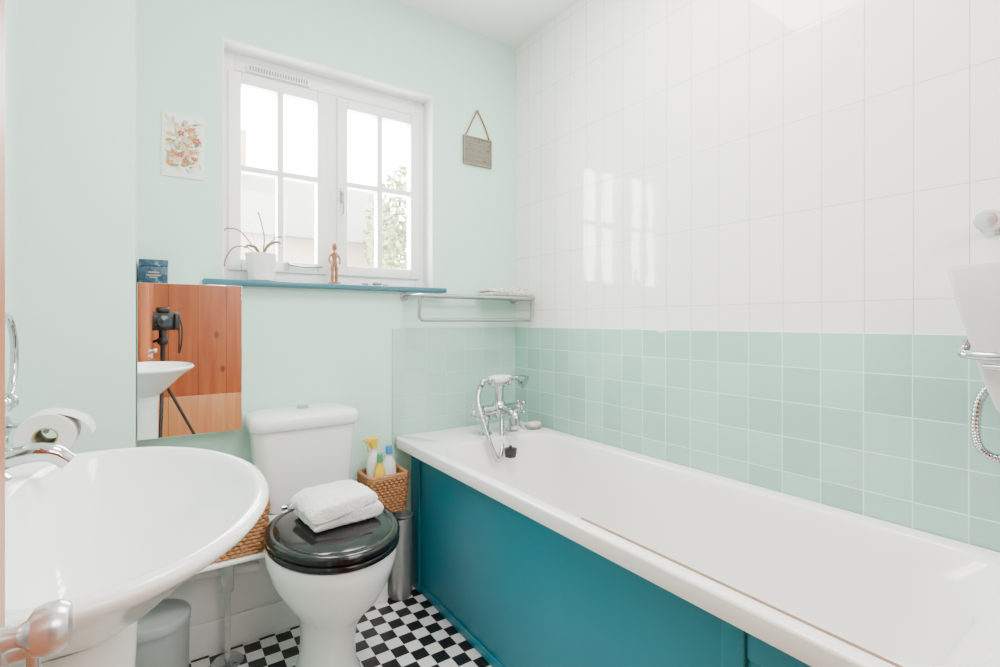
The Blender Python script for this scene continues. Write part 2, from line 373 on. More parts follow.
mb.cyl((tx-.045,ty,cz),(tx+.045,ty,cz),.010,chrome)
for sg in (-1,1): mb.tube([(tx+sg*.045,ty-.022,cz+.032),(tx+sg*.045,ty-.018,cz+.008),(tx+sg*.045,ty,cz),(tx+sg*.045,ty+.018,cz+.008),(tx+sg*.045,ty+.022,cz+.032)],.007,chrome)
mb.obj('handset_cradle',tap)
hz=cz+.026
mb=MB().tube([(tx-.055,ty,hz),(tx-.03,ty,hz),(tx,ty,hz),(tx+.03,ty,hz),(tx+.06,ty,hz)],lambda t:.013+.006*math.sin(math.pi*t),wallst,20)
hs=mb.obj('handset_grip',tap,label='white porcelain handset grip')
mb=MB().tube([(tx+.06,ty,hz),(tx+.085,ty,hz+.001),(tx+.10,ty-.008,hz-.006),(tx+.115,ty-.035,hz-.018)],lambda t:.011+.021*max(0,(t-.45))/.55,chrome,16)
mb.obj('handset_head',tap)
mb=MB().tube([(tx-.055,ty,hz),(tx-.08,ty,hz-.002),(tx-.09,ty-.003,hz-.02)],.011,chrome,12)
mb.obj('handset_elbow',tap)
mb=MB().tube([(tx,ty-.02,RZ+.075),(tx-.02,ty-.05,RZ+.02),(tx-.045,ty-.085,RZ-.05),(tx-.08,ty-.11,RZ-.08),(tx-.115,ty-.12,RZ-.03),(tx-.13,ty-.08,RZ+.07),(tx-.125,ty-.03,RZ+.15),(tx-.10,ty-.005,RZ+.20),(tx-.088,ty-.003,hz-.018)],lambda t:.0100+.0012*math.sin(t*520),chrome,10,k=26)
mb.obj('shower_hose',tap,label='flexible chrome shower hose',ang=80)
pl=thing('bath_plug','black rubber bath plug hanging on a chain','plug',(1.185,1.655,.57))
MB().lathe([(0,0),(.022,0),(.026,.022),(.026,.034),(.007,.038),(.006,.046),(0,.046)],(1.185,1.648,.568),blackp).obj('plug_stopper',pl)
mb=MB()
for i in range(9): mb.ball((1.185+i*.002,1.648+i*.0075,.615+i*.0045),.003,chrome,(1,1.2,1),8)
mb.obj('plug_chain',pl,label='chrome ball chain')
sd=thing('soap_dish','small chrome and glass soap dish with cream soap','soap dish',(1.39,1.73,RZ))
MB().lathe([(0,0),(.03,0),(.045,.012),(.047,.016),(.042,.014),(.028,.006),(0,.006)],(1.385,1.75,RZ),clearp,sx=1,sy=.75).obj('dish',sd)
s=MB().box(1.355,1.415,1.73,1.77,RZ+.010,RZ+.032,soapm,.009); s.obj('soap_bar',label='cream bar of soap on the dish',cat='soap')

# ---------------------------------------------------------------- toilet
cx=.430
wc=thing('toilet','white close-coupled toilet with glossy black seat lid','toilet',(cx,1.55,0))
ZS=.016
rg=[egg(cx,1.545,.105,.165,.17,0),egg(cx,1.545,.105,.165,.17,.02),egg(cx,1.545,.095,.15,.16,.045),egg(cx,1.55,.078,.120,.15,.09),egg(cx,1.55,.074,.112,.15,.16),egg(cx,1.545,.080,.120,.155,.22),egg(cx,1.53,.098,.145,.17,.27),egg(cx,1.52,.130,.190,.19,.32),egg(cx,1.515,.160,.222,.20,.375),egg(cx,1.515,.170,.232,.205,.41),egg(cx,1.515,.178,.238,.21,.43),egg(cx,1.515,.180,.240,.21,.456),egg(cx,1.515,.176,.236,.205,.470),
    egg(cx,1.51,.135,.19,.15,.470),egg(cx,1.51,.125,.18,.14,.44),egg(cx,1.51,.09,.13,.10,.33),egg(cx,1.51,.04,.05,.05,.26)]
mb=MB().loft(rg,ceram,True,True); mb.loft([rr(cx-.07,cx+.07,1.62,1.86,.04,.22),rr(cx-.1,cx+.1,1.62,1.90,.04,.36),rr(cx-.12,cx+.12,1.62,1.955,.04,.41),rr(cx-.13,cx+.13,1.62,1.955,.04,.46),rr(cx-.125,cx+.125,1.62,1.95,.04,.471)],ceram,True,True)
mb.obj('bowl',wc,ang=60)
mb=MB().loft([rr(cx-.125,cx+.125,1.80,1.955,.04,.472),rr(cx-.143,cx+.143,1.795,1.958,.045,.485),rr(cx-.153,cx+.153,1.79,1.96,.045,.53),rr(cx-.168,cx+.168,1.782,1.962,.04,.75)],ceram,True,True); mb.obj('cistern',wc,ang=60)
mb=MB().loft([rr(cx-.173,cx+.173,1.778,1.964,.04,.75),rr(cx-.180,cx+.180,1.772,1.967,.04,.756),rr(cx-.180,cx+.180,1.772,1.967,.04,.788),rr(cx-.173,cx+.173,1.779,1.962,.04,.799),rr(cx-.14,cx+.14,1.80,1.945,.04,.807),rr(cx-.095,cx+.095,1.83,1.92,.03,.809)],ceram,True,True); mb.obj('cistern_lid',wc,ang=60)
MB().lathe([(0,0),(.021,0),(.021,.008),(.018,.011),(0,.011)],(cx,1.875,.808),chrome).obj('flush_button',wc,label='round chrome flush button')
def ringegg(f,z): return egg(cx+.003,1.508,.184*f,.240*f,.228*f,z+ZS)
mb=MB().loft([ringegg(.97,.458),ringegg(1,.462),ringegg(1,.472),ringegg(.97,.477),ringegg(.62,.477),ringegg(.62,.458)],black,wrap=True); mb.obj('toilet_seat',wc,label='glossy black toilet seat',ang=60)
mb=MB().loft([ringegg(.97,.478),ringegg(1.005,.482),ringegg(1.005,.492),ringegg(.985,.499),ringegg(.9,.501),ringegg(.885,.4985),ringegg(.86,.501),ringegg(.5,.504),ringegg(.1,.505)],black,True,True); mb.obj('seat_lid',wc,label='glossy black toilet lid',ang=60)
for sg in (-1,1):
    mb=MB().lathe([(0,0),(.018,0),(.018,.006),(.009,.01),(.009,.045),(0,.046)],(cx+sg*.075,1.748,.471),chrome); mb.cyl((cx+sg*.075-.02,1.748,.508),(cx+sg*.075+.02,1.748,.508),.009,chrome); mb.cyl((cx+sg*.075,1.748,.509),(cx+sg*.075,1.70,.512),.006,chrome); mb.obj('hinge',wc,label='chrome seat hinge')

def folded(name,cx_,cy_,z,w,d,layers,th,mat,rotz,label,cat,amp=.004,lev=1,fuzz=0):
    path=[]; hw=w/2
    for l in range(layers):
        zz=z+th*(l+.5); s=1 if l%2==0 else -1; e=hw-th*.5-.003*((l*7)%3)
        n=16
        for i in range(n+1): path.append((s*(-e+2*e*i/n)*(1),zz))
        if l<layers-1:
            for a in (-60,-30,0,30,60):
                t=math.radians(a); path.append((s*(e+th*.5*math.cos(t)),zz+th*.5+th*.5*math.sin(t)))
    L=[];R=[]
    for i,p in enumerate(path):
        a=path[max(i-1,0)]; c=path[min(i+1,len(path)-1)]; t=Vector((c[0]-a[0],c[1]-a[1])).normalized(); nn=Vector((-t.y,t.x))*th*.48
        L.append((p[0]+nn.x,p[1]+nn.y)); R.append((p[0]-nn.x,p[1]-nn.y))
    def cap(p,q):
        dx=p[0]-q[0]; s=1 if dx>0 else -1
        return [(p[0]+s*th*.48*math.cos(t),p[1]+th*.48*math.sin(t)*1) for t in (math.radians(45),0,math.radians(-45))]
    ce=cap(path[-1],path[-2]); 
    if L[-1][1]<R[-1][1]: ce=ce[::-1]
    cs=cap(path[0],path[1])
    if R[0][1]<L[0][1]: cs=cs[::-1]
    prof=L+ce+R[::-1]+cs
    rings=[]; ny=28
    for j in range(ny+1):
        v=-1+2*j/ny
        e=max(0,abs(v)-.86)/.14; sh=math.sqrt(max(0,1-e*e)) if e<1 else 0
        ring=[]
        for p in prof:
            l=min(layers-1,max(0,int((p[1]-z)/th))); zc=z+th*(l+.5)
            ring.append((p[0],v*d/2,zc+(p[1]-zc)*(.25+.75*sh)))
        rings.append(ring)
    mb=MB(); mb.loft(rings,mat,True,True)
    hh=th*layers
    for vv in mb.bm.verts:
        n1=mnoise.noise(Vector((vv.co.x*11,vv.co.y*11,vv.co.z*8))); n2=mnoise.noise(Vector((vv.co.x*40+5,vv.co.y*40,vv.co.z*40)))
        h=(vv.co.z-z)/hh
        vv.co.z+=amp*(n1*1.4+n2*.8)*max(0,h)-.012*h*(abs(vv.co.x)/(w/2))**3-.008*h*(abs(vv.co.y)/(d/2))**3
        vv.co.y+=amp*n1*1.3; vv.co.x+=amp*n2*1.3
    mb.xf(Matrix.Translation((cx_,cy_,0))@Matrix.Rotation(rotz,4,'Z'))
    o=mb.obj(name,label=label,cat=cat,ang=80)
    sb=o.modifiers.new('s','SUBSURF'); sb.levels=lev; sb.render_levels=lev
    if fuzz:
        tx_=bpy.data.textures.new(name+'_loops','CLOUDS'); tx_.noise_scale=.006
        dm=o.modifiers.new('d','DISPLACE'); dm.texture=tx_; dm.strength=fuzz; dm.mid_level=.5; dm.texture_coords='LOCAL'
    return o
folded('folded_towel',.454,1.545,.523,.205,.190,3,.028,towelm,.10,'thick white folded towel lying on the toilet lid','towel',.005,2,.005)

# ---------------------------------------------------------------- basin
by=.785; bcx=-.07
def bring(af,ab,b,z,n=72,ex=.45,cxo=0):
    out=[]
    for i in range(n):
        t=2*math.pi*i/n; c=math.cos(t); s_=math.sin(t)
        if c>=0: x=bcx+cxo+af*c; y=by+b*s_
        else: x=bcx+cxo-ab*abs(c)**ex; y=by+b*math.copysign(abs(s_)**(.45+.55*(1-abs(c))),s_)
        out.append((x,y,z))
    return out
bas=thing('pedestal_basin','white ceramic pedestal wash basin with chrome taps','basin',(-.08,by,0))
rings=[bring(.036,.17,.052,.745,ex=.8),bring(.046,.18,.068,.755,ex=.8),bring(.064,.19,.094,.769,ex=.7),bring(.087,.20,.132,.790,ex=.6),bring(.112,.21,.174,.816),bring(.140,.217,.218,.845),bring(.165,.221,.252,.867),bring(.184,.222,.279,.881),bring(.194,.223,.288,.888),bring(.198,.223,.292,.894),bring(.195,.223,.290,.900),bring(.188,.222,.282,.903),
 bring(.180,.085,.272,.902,ex=1),bring(.173,.080,.264,.893,ex=1),bring(.160,.074,.246,.874,ex=1),bring(.138,.068,.214,.852,ex=1),bring(.112,.06,.176,.828,ex=1),bring(.086,.05,.134,.803,ex=1),bring(.060,.038,.088,.785,ex=1),bring(.040,.03,.055,.777,ex=1),bring(.022,.022,.025,.774,ex=1)]
mb=MB().loft(rings,ceram,True,True); bo=mb.obj('basin',bas,ang=80)
pcx=-.085
rings=[egg(pcx,by,.09,.095,.095,0),egg(pcx,by,.09,.095,.095,.02),egg(pcx,by,.073,.078,.078,.06),egg(pcx,by,.063,.070,.070,.2),egg(pcx,by,.061,.068,.068,.5),egg(pcx,by,.062,.070,.070,.68),egg(pcx,by,.066,.075,.075,.757)]
MB().loft(rings,ceram,True,True).obj('pedestal',bas)
MB().lathe([(0,0),(.018,0),(.019,.002),(.012,.003),(0,.002)],(-.07,by,.7745),chrome).obj('basin_waste',bas,label='chrome basin waste')
for ty_,X in ((by-.17,-.25),(by+.165,-.190)):
    mb=MB()
    mb.lathe([(0,0),(.025,0),(.025,.006),(.018,.012),(.017,.045),(.021,.05),(.021,.060),(.013,.066),(.010,.085),(0,.085)],(X,ty_,.90),chrome)
    mb.tube([(X,ty_,.925),(X+.035,ty_,.934),(X+.065,ty_,.932),(X+.085,ty_,.916)],lambda t:.015-.003*t,chrome,14)
    o=mb.obj('basin_tap',bas)
    mb=MB()
    mb.lathe([(0,.0),(.012,0),(.015,.01),(.024,.014),(.028,.024),(.025,.038),(.012,.046),(0,.047)],(X,ty_,.982),chrome)
    for a in range(4):
        t=math.radians(45+90*a); mb.ball((X+.026*math.cos(t),ty_+.026*math.sin(t),1.007),.011,chrome,seg=12)
    mb.obj('tap_head',o)

# ---------------------------------------------------------------- toilet roll + holder
RX=-.207
rh=thing('toilet_roll_holder','chrome toilet roll holder fixed to the wall','toilet roll holder',(LW,1.62,.87))
mb=MB().lathe([(0,0),(.024,0),(.024,.005),(.010,.010),(0,.010)],(LW,1.63,.871),chrome,(1,0,0)); mb.tube([(LW,1.63,.871),(LW+.06,1.63,.871),(RX,1.625,.871),(RX,1.60,.871),(RX,1.51,.871)],.006,chrome,12)
mb.obj('holder_arm',rh)
tr=thing('toilet_roll','white toilet paper roll hanging on the chrome holder','toilet roll',(RX,1.55,.80))
mb=MB().loft([[(RX+r*math.cos(a),y,.858+r*math.sin(a)) for a in [2*math.pi*i/40 for i in range(40)]] for r,y in ((.021,1.502),(.052,1.50),(.054,1.503),(.054,1.597),(.052,1.60),(.021,1.598))],paper,wrap=True)
mb.loft([[(RX+.02,y,.9095),(RX+.042,y,.902),(RX+.064,y,.890),(RX+.078,y,.872),(RX+.082,y,.855)] for y in (1.503,1.55,1.597)],paper,closed=False)
mb.obj('tissue',tr)
MB().loft([[(RX+r*math.cos(a),y,.858+r*math.sin(a)) for a in [2*math.pi*i/32 for i in range(32)]] for r,y in ((.0195,1.499),(.0225,1.499),(.0225,1.6),(.0195,1.6))],card,wrap=True).obj('core',tr,label='cardboard core')
mb=MB()
tri=thing('towel_ring','chrome towel ring mounted on the wall','towel ring',(LW,1.38,1.12))
mb.lathe([(0,0),(.024,0),(.022,.008),(.010,.012),(.009,.045),(0,.048)],(LW,1.38,1.125),chrome,(1,0,0)); mb.obj('mount',tri)
MB().tube([(LW+.045,1.38+.075*math.sin(a),1.045+.085*math.cos(a)) for a in [2*math.pi*i/16 for i in range(16)]],.007,chrome,10,closed=True).obj('ring',tri)

# ---------------------------------------------------------------- mirror, candle
mr_=thing('mirror_cabinet','frameless mirror-fronted wall cabinet beneath the sill','mirror',(.09,1.93,.755))
MB().box(-.050,.236,1.890,B,.755,1.238,whitep,.001).obj('cabinet_body',mr_)
g=MB().box(-.050,.236,1.878,1.884,.755,1.238,mirrorm,.0012,seg=1).obj('mirror_glass',mr_,label='frameless mirror glass'); g.rotation_euler=(0,0,-.013)
cb=thing('candle_box','dark blue floral boxed candle standing on the mirror cabinet','candle',(-.012,1.925,1.238))
MB().box(-.046,.028,1.892,1.962,1.238,1.290,candm,.002).obj('box_base',cb)
MB().box(-.047,.029,1.891,1.963,1.290,1.312,candm,.002).obj('box_lid',cb)
mb=MB()
for zz,ww in ((1.272,.014),(1.263,.018),(1.256,.010)): mb.box(-.009-ww,-.009+ww,1.8908,1.8919,zz-.0010,zz+.0010,goldm)
mb.obj('box_label',cb,label='small gold printed lines')

# ---------------------------------------------------------------- wall pictures
fp=thing('flower_print','small unframed floral print card taped to the wall','picture',(.073,B-.003,1.597))
MB().box(.012,.134,B-.004,B,1.597,1.806,cardw,.0008).obj('card',fp)
mb=MB(); rp_=random.Random(11)
def blob(x,z,rx,rz,a,m,y):
    b=bmesh.new(); vs=[]
    for i in range(12):
        t=2*math.pi*i/12; u=rx*math.cos(t)*(1+.15*rp_.uniform(-1,1)); v=rz*math.sin(t)*(1+.15*rp_.uniform(-1,1))
        vs.append(b.verts.new((x+u*math.cos(a)-v*math.sin(a),y,z+u*math.sin(a)+v*math.cos(a))))
    b.faces.new(vs); mb.add(b,m)
yy=B-.0042
for i in range(80):
    yy-=.00001; blob(rp_.uniform(.026,.120),rp_.uniform(1.620,1.790),rp_.uniform(.008,.016),rp_.uniform(.003,.008),rp_.uniform(0,3.1),inks[rp_.choice((6,6,4,3,5,2))],yy)
for i in range(44):
    yy-=.00001; blob(rp_.uniform(.030,.116),rp_.uniform(1.63,1.78),rp_.uniform(.005,.010),rp_.uniform(.002,.004),rp_.uniform(0,3.1),inks[rp_.choice((2,2,5,2))],yy)
for i in range(26):
    x=rp_.uniform(.034,.112); z=rp_.uniform(1.640,1.775); m=inks[rp_.choice((0,0,1,3,4,1))]; r=rp_.uniform(.005,.009)
    for k in range(5):
        a=k*1.257+i; yy-=.00001; blob(x+r*math.cos(a)*.8,z+r*math.sin(a)*.8,r*.7,r*.45,a,m,yy)
    yy-=.00001; blob(x,z,r*.3,r*.3,0,inks[3] if m!=inks[3] else inks[1],yy)
mb.obj('print',fp,label='printed flowers in orange, red, green and cream')
pq=thing('hanging_plaque','small aged tin plaque hanging on twine','plaque',(1.222,B-.008,1.834))
mb=MB().box(1.146,1.300,B-.012,B-.003,1.838,1.968,rust,.003); 
for a,b_,c_,d_ in ((1.146,1.300,1.838,1.844),(1.146,1.300,1.962,1.968),(1.146,1.152,1.844,1.962),(1.294,1.300,1.844,1.962)): mb.box(a,b_,B-.015,B-.011,c_,d_,tin,.001)
for i,wd in enumerate((.09,.06,.10,.05)): mb.box(1.223-wd/2,1.223+wd/2,B-.0135,B-.0115,1.935-i*.024,1.940-i*.024,tin,.001)
mb.obj('plaque_plate',pq)
MB().tube([(1.158,B-.008,1.966),(1.19,B-.008,2.03),(1.218,B-.008,2.088),(1.222,B-.01,2.092),(1.227,B-.008,2.088),(1.262,B-.008,2.03),(1.290,B-.008,1.966)],.0038,twine,8).obj('twine_loop',pq,label='brown twine')
MB().cyl((1.222,B,2.09),(1.222,B-.016,2.092),.003,steel,seg=10).obj('nail',pq)

# ---------------------------------------------------------------- wire towel rack
rk=thing('towel_rack','grey metal wire towel rack fixed to the wall','rack',(1.17,1.9,1.12))
mb=MB(); ra,rb,rz=.862,1.43,1.222; yf=1.80
mb.tube([(ra,B,rz),(ra,yf+.03,rz),(ra+.008,yf+.008,rz),(ra+.03,yf,rz),((ra+rb)/2,yf,rz),(rb-.03,yf,rz),(rb-.008,yf+.008,rz),(rb,yf+.03,rz),(rb,B,rz)],.0085,steel,12)
for i in range(1,5): mb.cyl((ra,yf+i*.034,rz),(rb,yf+i*.034,rz),.0045,steel,seg=10)
mb.tube([(ra,yf+.02,rz-.002),(ra,yf+.02,rz-.04),(ra+.0,yf+.022,1.14),(ra+.012,yf+.02,1.126),(ra+.04,yf+.02,1.124),((ra+rb)/2,yf+.02,1.124),(rb-.04,yf+.02,1.124),(rb-.012,yf+.02,1.126),(rb,yf+.022,1.14),(rb,yf+.02,rz-.04),(rb,yf+.02,rz-.002)],.0075,steel,12)
for x in (ra,rb): mb.lathe([(0,0),(.018,0),(.018,.005),(0,.006)],(x,B,rz),steel,(0,-1,0))
mb.obj('rack_frame',rk)
folded('folded_cloth',1.315,1.880,rz+.010,.22,.14,2,.022,clothp,0.05,'speckled black and white folded cloth on the rack','cloth',.003)

# ---------------------------------------------------------------- plant pot on sill
pp=thing('potted_plant','white pot with sparse trailing orchid stems','plant',(.31,1.985,1.263))
P0=(.312,1.985,1.263)
MB().lathe([(0,0),(.038,0),(.043,.004),(.053,.095),(.054,.10),(.050,.10),(.048,.09),(0,.088)],P0,ceram).obj('pot',pp,label='white tapered ceramic pot')
MB().lathe([(0,0),(.043,0),(.047,.004),(0,.008)],(P0[0],P0[1],P0[2]+.087),soil).obj('potting_bark',pp)
def leaf(pts,r): return MB().tube([(P0[0]+a,P0[1]+b,P0[2]+c) for a,b,c in pts],lambda t:max(.0006,r*math.sin(math.pi*min(1,(.15+.85*t)))**.6),leafm,8)
for pts,r in (([(0,0,.09),(.02,-.01,.13),(.045,-.02,.145),(.065,-.02,.14)],.006),([(0,0,.09),(-.02,-.01,.12),(-.045,-.02,.125),(-.06,-.03,.11)],.006)):
    leaf(pts,r).obj('leaf',pp)
for pts in ([(0,0,.09),(-.03,0,.13),(-.07,-.01,.175),(-.11,-.01,.18),(-.125,-.01,.165)],[(.005,0,.09),(.01,0,.16),(.0,-.005,.21),(-.012,-.01,.25)],
            [(-.01,0,.09),(-.05,-.01,.12),(-.09,-.01,.115),(-.115,-.015,.075),(-.12,-.015,.045)],[(.01,0,.09),(.02,0,.13),(.05,0,.165),(.07,0,.168)]):
    MB().tube([(P0[0]+a,P0[1]+b,P0[2]+c) for a,b,c in pts],.0024,stemm,6).obj('stem',pp)
wf=thing('wooden_figurine','small turned wooden figurine on the sill','figurine',(.571,1.975,1.263))
fx,fy,fz=.571,1.975,1.263
MB().lathe([(0,0),(.023,0),(.024,.004),(.021,.010),(0,.011)],(fx,fy,fz),woodfig).obj('base',wf)
mb=MB()
for sg in (-1,1):
    mb.lathe([(0,0),(.005,0),(.007,.02),(.005,.034),(.0075,.05),(.005,.064),(0,.064)],(fx+sg*.008,fy,fz+.010),woodfig)
mb.lathe([(0,0),(.012,.002),(.013,.015),(.008,.028),(.013,.044),(.011,.055),(.0045,.06),(.0045,.068),(0,.068)],(fx,fy,fz+.068),woodfig)
for sg in (-1,1): mb.tube([(fx+sg*.010,fy,fz+.119),(fx+sg*.022,fy-.003,fz+.10),(fx+sg*.018,fy-.012,fz+.080)],.004,woodfig,8)
mb.obj('body',wf)
MB().ball((fx,fy,fz+.147),.0135,woodfig,(.85,.85,1.1)).obj('head',wf)
for x,r in ((.695,.011),(.745,.016),(.78,.010)):
    mb=MB().ball((x,1.975,1.263+r*.6),r,stone,(1.3,1,.62),14); mb.obj('pebble',label='small beach pebble resting on the sill',cat='stone',group='pebbles on the window sill')

# ---------------------------------------------------------------- baskets & bottles
def basket(cx_,cy_,z,w,d,h,label):
    e=thing('wicker_basket',label,'basket',(cx_,cy_,z))
    mb=MB(); nr=int(h/.011)
    for k in range(nr):
        f=k/(nr-1); ww=w*(.90+.10*f)/2; dd=d*(.90+.10*f)/2; base=smoothpts(rr(cx_-ww,cx_+ww,cy_-dd,cy_+dd,.02,z+.006+k*.011,3),1,True)
        pts=[]; seg=[]
        n=len(base)
        for i in range(n): seg.append((base[(i+1)%n]-base[i]).length)
        tot=sum(seg); N=2*int(tot/.019)
        i=0; acc=0
        for q in range(N):
            t=tot*q/N
            while acc+seg[i]<t: acc+=seg[i]; i+=1
            p=base[i].lerp(base[(i+1)%n],(t-acc)/max(seg[i],1e-6)); nrm=Vector((p.x-cx_,p.y-cy_,0)).normalized()
            pts.append(p+nrm*.0042*math.cos(math.pi*q+math.pi*k))
        mb.tube(pts,.0062,wick,6,True,True,k=2)
    mb.box(cx_-w*.44,cx_+w*.44,cy_-d*.44,cy_+d*.44,z,z+.006,wick)
    mb.obj('basket_weave',e,ang=80)
    mb=MB(); ww,dd=w/2,d/2
    for o,zz in ((0,h),(0.004,h+.008)): mb.tube(rr(cx_-ww,cx_+ww,cy_-dd,cy_+dd,.022,z+zz,4),.0075,wick,8,True,True,k=2)
    mb.obj('basket_rim',e)
    return e
basket(.728,1.868,.386,.155,.135,.135,'small wicker basket holding cleaning bottles beside the toilet')
basket(.145,1.706,.421,.270,.115,.145,'wicker basket on the shelf between basin and toilet')
def bottle(x,y,z,r,h,m,cap,kind,label,name='cleaning_bottle'):
    e=thing(name,label,'bottle',(x,y,z))
    MB().lathe([(0,0),(r*.9,0),(r,.006),(r,h*.6),(r*.85,h*.72),(r*.42,h*.82),(r*.4,h*.88),(0,h*.88)],(x,y,z),m,sy=.75).obj('bottle_body',e)
    mb=MB(); t=z+h*.87
    if kind=='spray':
        mb.cyl((x,y,t),(x,y,t+.02),r*.5,cap); mb.box(x-.032,x+.018,y-.009,y+.009,t+.02,t+.042,cap,.004); mb.tube([(x-.012,y,t+.022),(x-.022,y,t+.005),(x-.020,y,t-.012)],.004,cap,8); mb.cyl((x-.032,y,t+.033),(x-.040,y,t+.033),.006,cap)
        mb.obj('spray_trigger',e)
    else:
        mb.lathe([(0,0),(r*.5,0),(r*.45,.03),(0,.031)],(x,y,t),cap); mb.obj('cap',e)
bottle(.697,1.885,.394,.028,.265,whplas,yellow,'spray','white cleaning spray bottle with yellow trigger in the basket','spray_bottle')
bottle(.760,1.885,.394,.029,.23,whplas,bluep,'cap','white bottle with blue cap in the wicker basket')
bottle(.703,1.836,.394,.024,.215,yellow,greenp,'cap','yellow bottle with green cap in the wicker basket')

# ---------------------------------------------------------------- toilet brush, bin, stand, pipe
bxx,byy=.820,1.912
tb=thing('toilet_brush','satin grey toilet brush holder beside the bath panel','toilet brush',(bxx,byy,0))
MB().lathe([(0,0),(.044,0),(.046,.003),(.046,.32),(.044,.322),(.042,.315),(0,.313)],(bxx,byy,0),satin).obj('brush_holder',tb)
MB().lathe([(0,0),(.039,0),(.039,.008),(.012,.014),(.006,.018),(.006,.10),(.009,.105),(.009,.13),(0,.133)],(bxx+.012,byy,.322),satin).obj('brush_handle',tb)
bn=thing('pedal_bin','small grey pedal bin standing under the basin','bin',(.0,1.70,0))
MB().lathe([(0,0),(.078,0),(.080,.006),(.083,.27),(0,.27)],(-.005,1.70,0),greyp).obj('bin_body',bn)
MB().lathe([(0,0),(.086,0),(.087,.018),(.082,.026),(.04,.030),(0,.031)],(-.005,1.70,.271),greyp).obj('bin_lid',bn)
MB().box(-.025,.015,1.59,1.625,.006,.018,blackp,.004).obj('bin_pedal',bn)
pg=thing('toilet_brush_stand','slim clear plastic brush stand with round base','toilet brush',(.19,1.85,0))
MB().lathe([(0,0),(.046,0),(.048,.006),(.040,.014),(.012,.018),(0,.018)],(.19,1.85,0),chrome).obj('stand_base',pg,label='round chrome base')
MB().lathe([(0,0),(.009,0),(.009,.21),(.018,.22),(.020,.31),(.014,.335),(0,.34)],(.19,1.85,.017),clearp).obj('stand_tube',pg)
mb=MB().tube([(-.045,1.905,.30),(.1,1.905,.29),(.24,1.905,.275),(.29,1.905,.27)],.015,whplas,16); mb.obj('waste_pipe',label='white plastic waste pipe running along the ledge',cat='pipe')

# ---------------------------------------------------------------- shower on right wall
sh=thing('wall_shower','white hand shower in a chrome wall bracket','shower',(W,.29,1.05))
mb=MB(); 
mb.lathe([(0,0),(.024,0),(.026,.006),(.019,.012),(.012,.02),(.012,.035),(.020,.04),(.022,.055),(.017,.065),(0,.067)],(W-.0,.275,1.325),knobm,(-1,0,0)); mb.obj('valve_knob',sh,label='round chrome shower valve')
mb=MB(); 
mb.tube([(W-.006,.16,1.050),(W-.05,.17,1.050),(W-.105,.20,1.050),(W-.115,.26,1.051),(W-.105,.30,1.053),(W-.085,.305,1.062),(W-.078,.300,1.08)],.0085,chrome,12)
mb.lathe([(0,0),(.022,0),(.022,.006),(0,.008)],(W-.006,.16,1.05),chrome,(-1,0,0)); mb.tube([(W-.045,.165,1.035),(W-.11,.20,1.03),(W-.11,.27,1.03)],.006,chrome,10); mb.obj('shower_bracket',sh)
mb=MB(); rings=[]
for z,hw,hd,yo in ((.935,.014,.011,.236),(.945,.019,.014,.238),(1.00,.029,.018,.247),(1.08,.038,.021,.259),(1.16,.046,.024,.271),(1.226,.051,.025,.280),(1.234,.047,.022,.281)):
    rings.append(rr(1.375-hd,1.375+hd,yo-hw,yo+hw,min(hd,hw)*.5,z,6))
mb.loft(rings,shplas,True,True); mb.obj('shower_handset',sh,label='white plastic shower handset')
mb=MB().tube([(1.375,.236,.937),(1.378,.232,.91),(1.38,.232,.87),(1.385,.255,.845),(1.39,.285,.86),(1.395,.293,.90),(1.405,.288,.96),(1.415,.26,1.0),(1.425,.22,1.01),(1.44,.2,1.01)],lambda t:.0080+.0014*math.sin(t*420),chrome,10,k=22); mb.obj('shower_hose',sh,label='flexible chrome hose',ang=80)

# ---------------------------------------------------------------- camera on tripod (seen in mirror)
cm=thing('camera_on_tripod','black photo camera mounted on a tripod','camera',(.0,-.16,0))
off=Matrix.Translation(Vector((-.002,-.022,H)))@Matrix.Rotation(-.15,4,'Z')
mb=MB(); mb.box(-.09,.09,-.17,-.10,-.06,.06,blackp,.015); mb.box(-.035,.035,-.17,-.09,.05,.09,blackp,.012); mb.box(.055,.088,-.115,-.085,-.055,.05,blackp,.01)
mb.xf(off); mb.obj('camera_body',cm)
mb=MB(); mb.cyl((0,-.10,0),(0,-.035,0),.038,blackp,.042); mb.lathe([(0,0),(.033,0),(.033,.002),(0,.006)],(0,-.037,0),lensm,(0,1,0)); mb.xf(off); mb.obj('lens',cm)
mb=MB(); mb.tube([(.09,-.13,.03),(.105,-.12,-.05),(.10,-.11,-.15),(.088,-.12,-.21),(.092,-.14,-.12),(.088,-.14,.02)],.005,blackp); mb.xf(off); mb.obj('camera_strap',cm)
mb=MB(); mb.cyl((0,-.135,-.06),(0,-.135,-.12),.022,blackp); mb.ball((0,-.135,-.13),.032,blackp); mb.cyl((0,-.135,-.12),(0,-.135,-.45),.014,blackp); mb.tube([(0.02,-.14,-.1),(-.05,-.2,-.14),(-.08,-.25,-.16)],.009,blackp); mb.xf(off); mb.obj('tripod_head',cm)
hc=off@Vector((0,-.135,-.42))
for foot in ((.34,-.12,0),(-.05,-.44,0),(-.05,.12,0)):
    foot=Vector(foot); d=(foot-Vector((hc.x,hc.y,0))).normalized()
    mb=MB().tube([hc+d*.02,hc.lerp(foot,.5),foot+Vector((0,0,.012))],lambda q:.010-.003*q,blackp,10,False); mb.ball(foot+Vector((0,0,.012)),.012,blackp,seg=10); mb.obj('tripod_leg',cm)

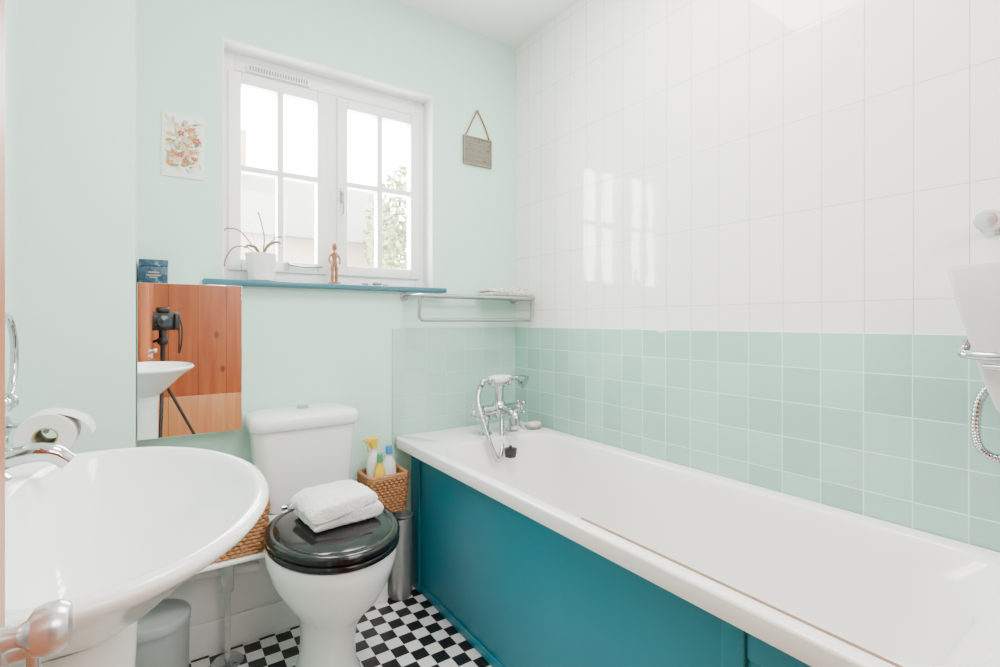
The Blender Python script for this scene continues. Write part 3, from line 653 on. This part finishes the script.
# ---------------------------------------------------------------- outside
hb=thing('neighbouring_house','pale brick house with grey slate roof','house',(3.2,14,-3))
MB().box(.8,5.0,12,16,-3,3.0,brickm).obj('house_wall',hb)
mb=MB().loft([[(.5,11.7,3.0),(5.3,11.7,3.0),(5.3,16.3,3.0),(.5,16.3,3.0)],[(.5,13.9,4.9),(5.3,13.9,4.9),(5.3,14.1,4.9),(.5,14.1,4.9)]],rooft,True,True); mb.obj('house_roof',hb)
MB().box(1.3,1.8,13.6,14.3,4.2,5.8,brickm).obj('chimney',hb)
tr_=thing('garden_tree','leafy green tree seen beyond the window','tree',(5.6,10,-3))
MB().tube([(5.6,10,-3),(5.55,10,0),(5.7,10,2.5),(5.6,10,4.5)],lambda t:.16-.1*t,bark,10).obj('trunk',tr_)
b=bmesh.new(); 
for i in range(9000):
    d=Vector((random.gauss(0,1),random.gauss(0,1),random.gauss(0,1))).normalized()*random.random()**.45
    c=Vector((5.5+d.x*2.0,10+d.y*1.6,3.0+d.z*1.8)); q=Matrix.Rotation(random.random()*6.28,3,Vector((random.random()-.5,random.random()-.5,random.random()-.5)).normalized())
    vs=[b.verts.new(c+q@Vector(p)) for p in ((-.08,0,0),(0,-.045,0),(.08,0,0),(0,.045,0))]; b.faces.new(vs)
mb=MB(); mb.add(b,treel); fo=mb.obj('foliage',tr_); fo['kind']='stuff'

# ---------------------------------------------------------------- lights
w=bpy.data.worlds.new('sky_world'); sc.world=w; w.use_nodes=True; nt=w.node_tree; bg=nt.nodes['Background']
tc=nt.nodes.new('ShaderNodeTexCoord'); sp=nt.nodes.new('ShaderNodeSeparateXYZ'); nt.links.new(tc.outputs['Generated'],sp.inputs[0])
rp=nt.nodes.new('ShaderNodeValToRGB'); rp.color_ramp.elements[0].color=(.75,.78,.72,1); rp.color_ramp.elements[0].position=.0; rp.color_ramp.elements[1].color=(1,.985,.96,1); rp.color_ramp.elements[1].position=.6
nt.links.new(sp.outputs[2],rp.inputs[0]); nt.links.new(rp.outputs[0],bg.inputs[0]); bg.inputs[1].default_value=56.0
def area(name,loc,rot,sx,sy,p,col=(1,1,1),portal=False):
    l=bpy.data.lights.new(name,'AREA'); l.shape='RECTANGLE'; l.size=sx; l.size_y=sy; l.energy=p; l.color=col
    if portal: l.cycles.is_portal=True
    o=bpy.data.objects.new(name,l); o.location=loc; o.rotation_euler=rot; sc.collection.objects.link(o); return o
area('window_portal',((OX0+OX1)/2,B+.15,(OZ0+OZ1)/2),(math.radians(-90),0,0),.82,.85,1,portal=True)
area('ceiling_fill',(.80,.80,CE-.03),(0,0,0),.6,.6,36,(1,.965,.93))  # added soft fill under the ceiling, out of view, to brighten the room
area('rear_fill',(.6,-.80,1.98),(math.radians(78),0,math.radians(-5)),.8,.6,24,(1,.965,.93))  # added unseen fill light behind the camera, not a fitting of the room

# ---------------------------------------------------------------- camera
cd=bpy.data.cameras.new('cam'); cam=bpy.data.objects.new('cam',cd); sc.collection.objects.link(cam)
cd.sensor_width=36; cd.lens=499/1000*36; cd.clip_start=.02
cam.location=(0,0,H); cam.rotation_euler=(math.radians(90),0,-math.atan2(.5664,.8241))
cd.shift_y=-12.5/1000
sc.camera=cam
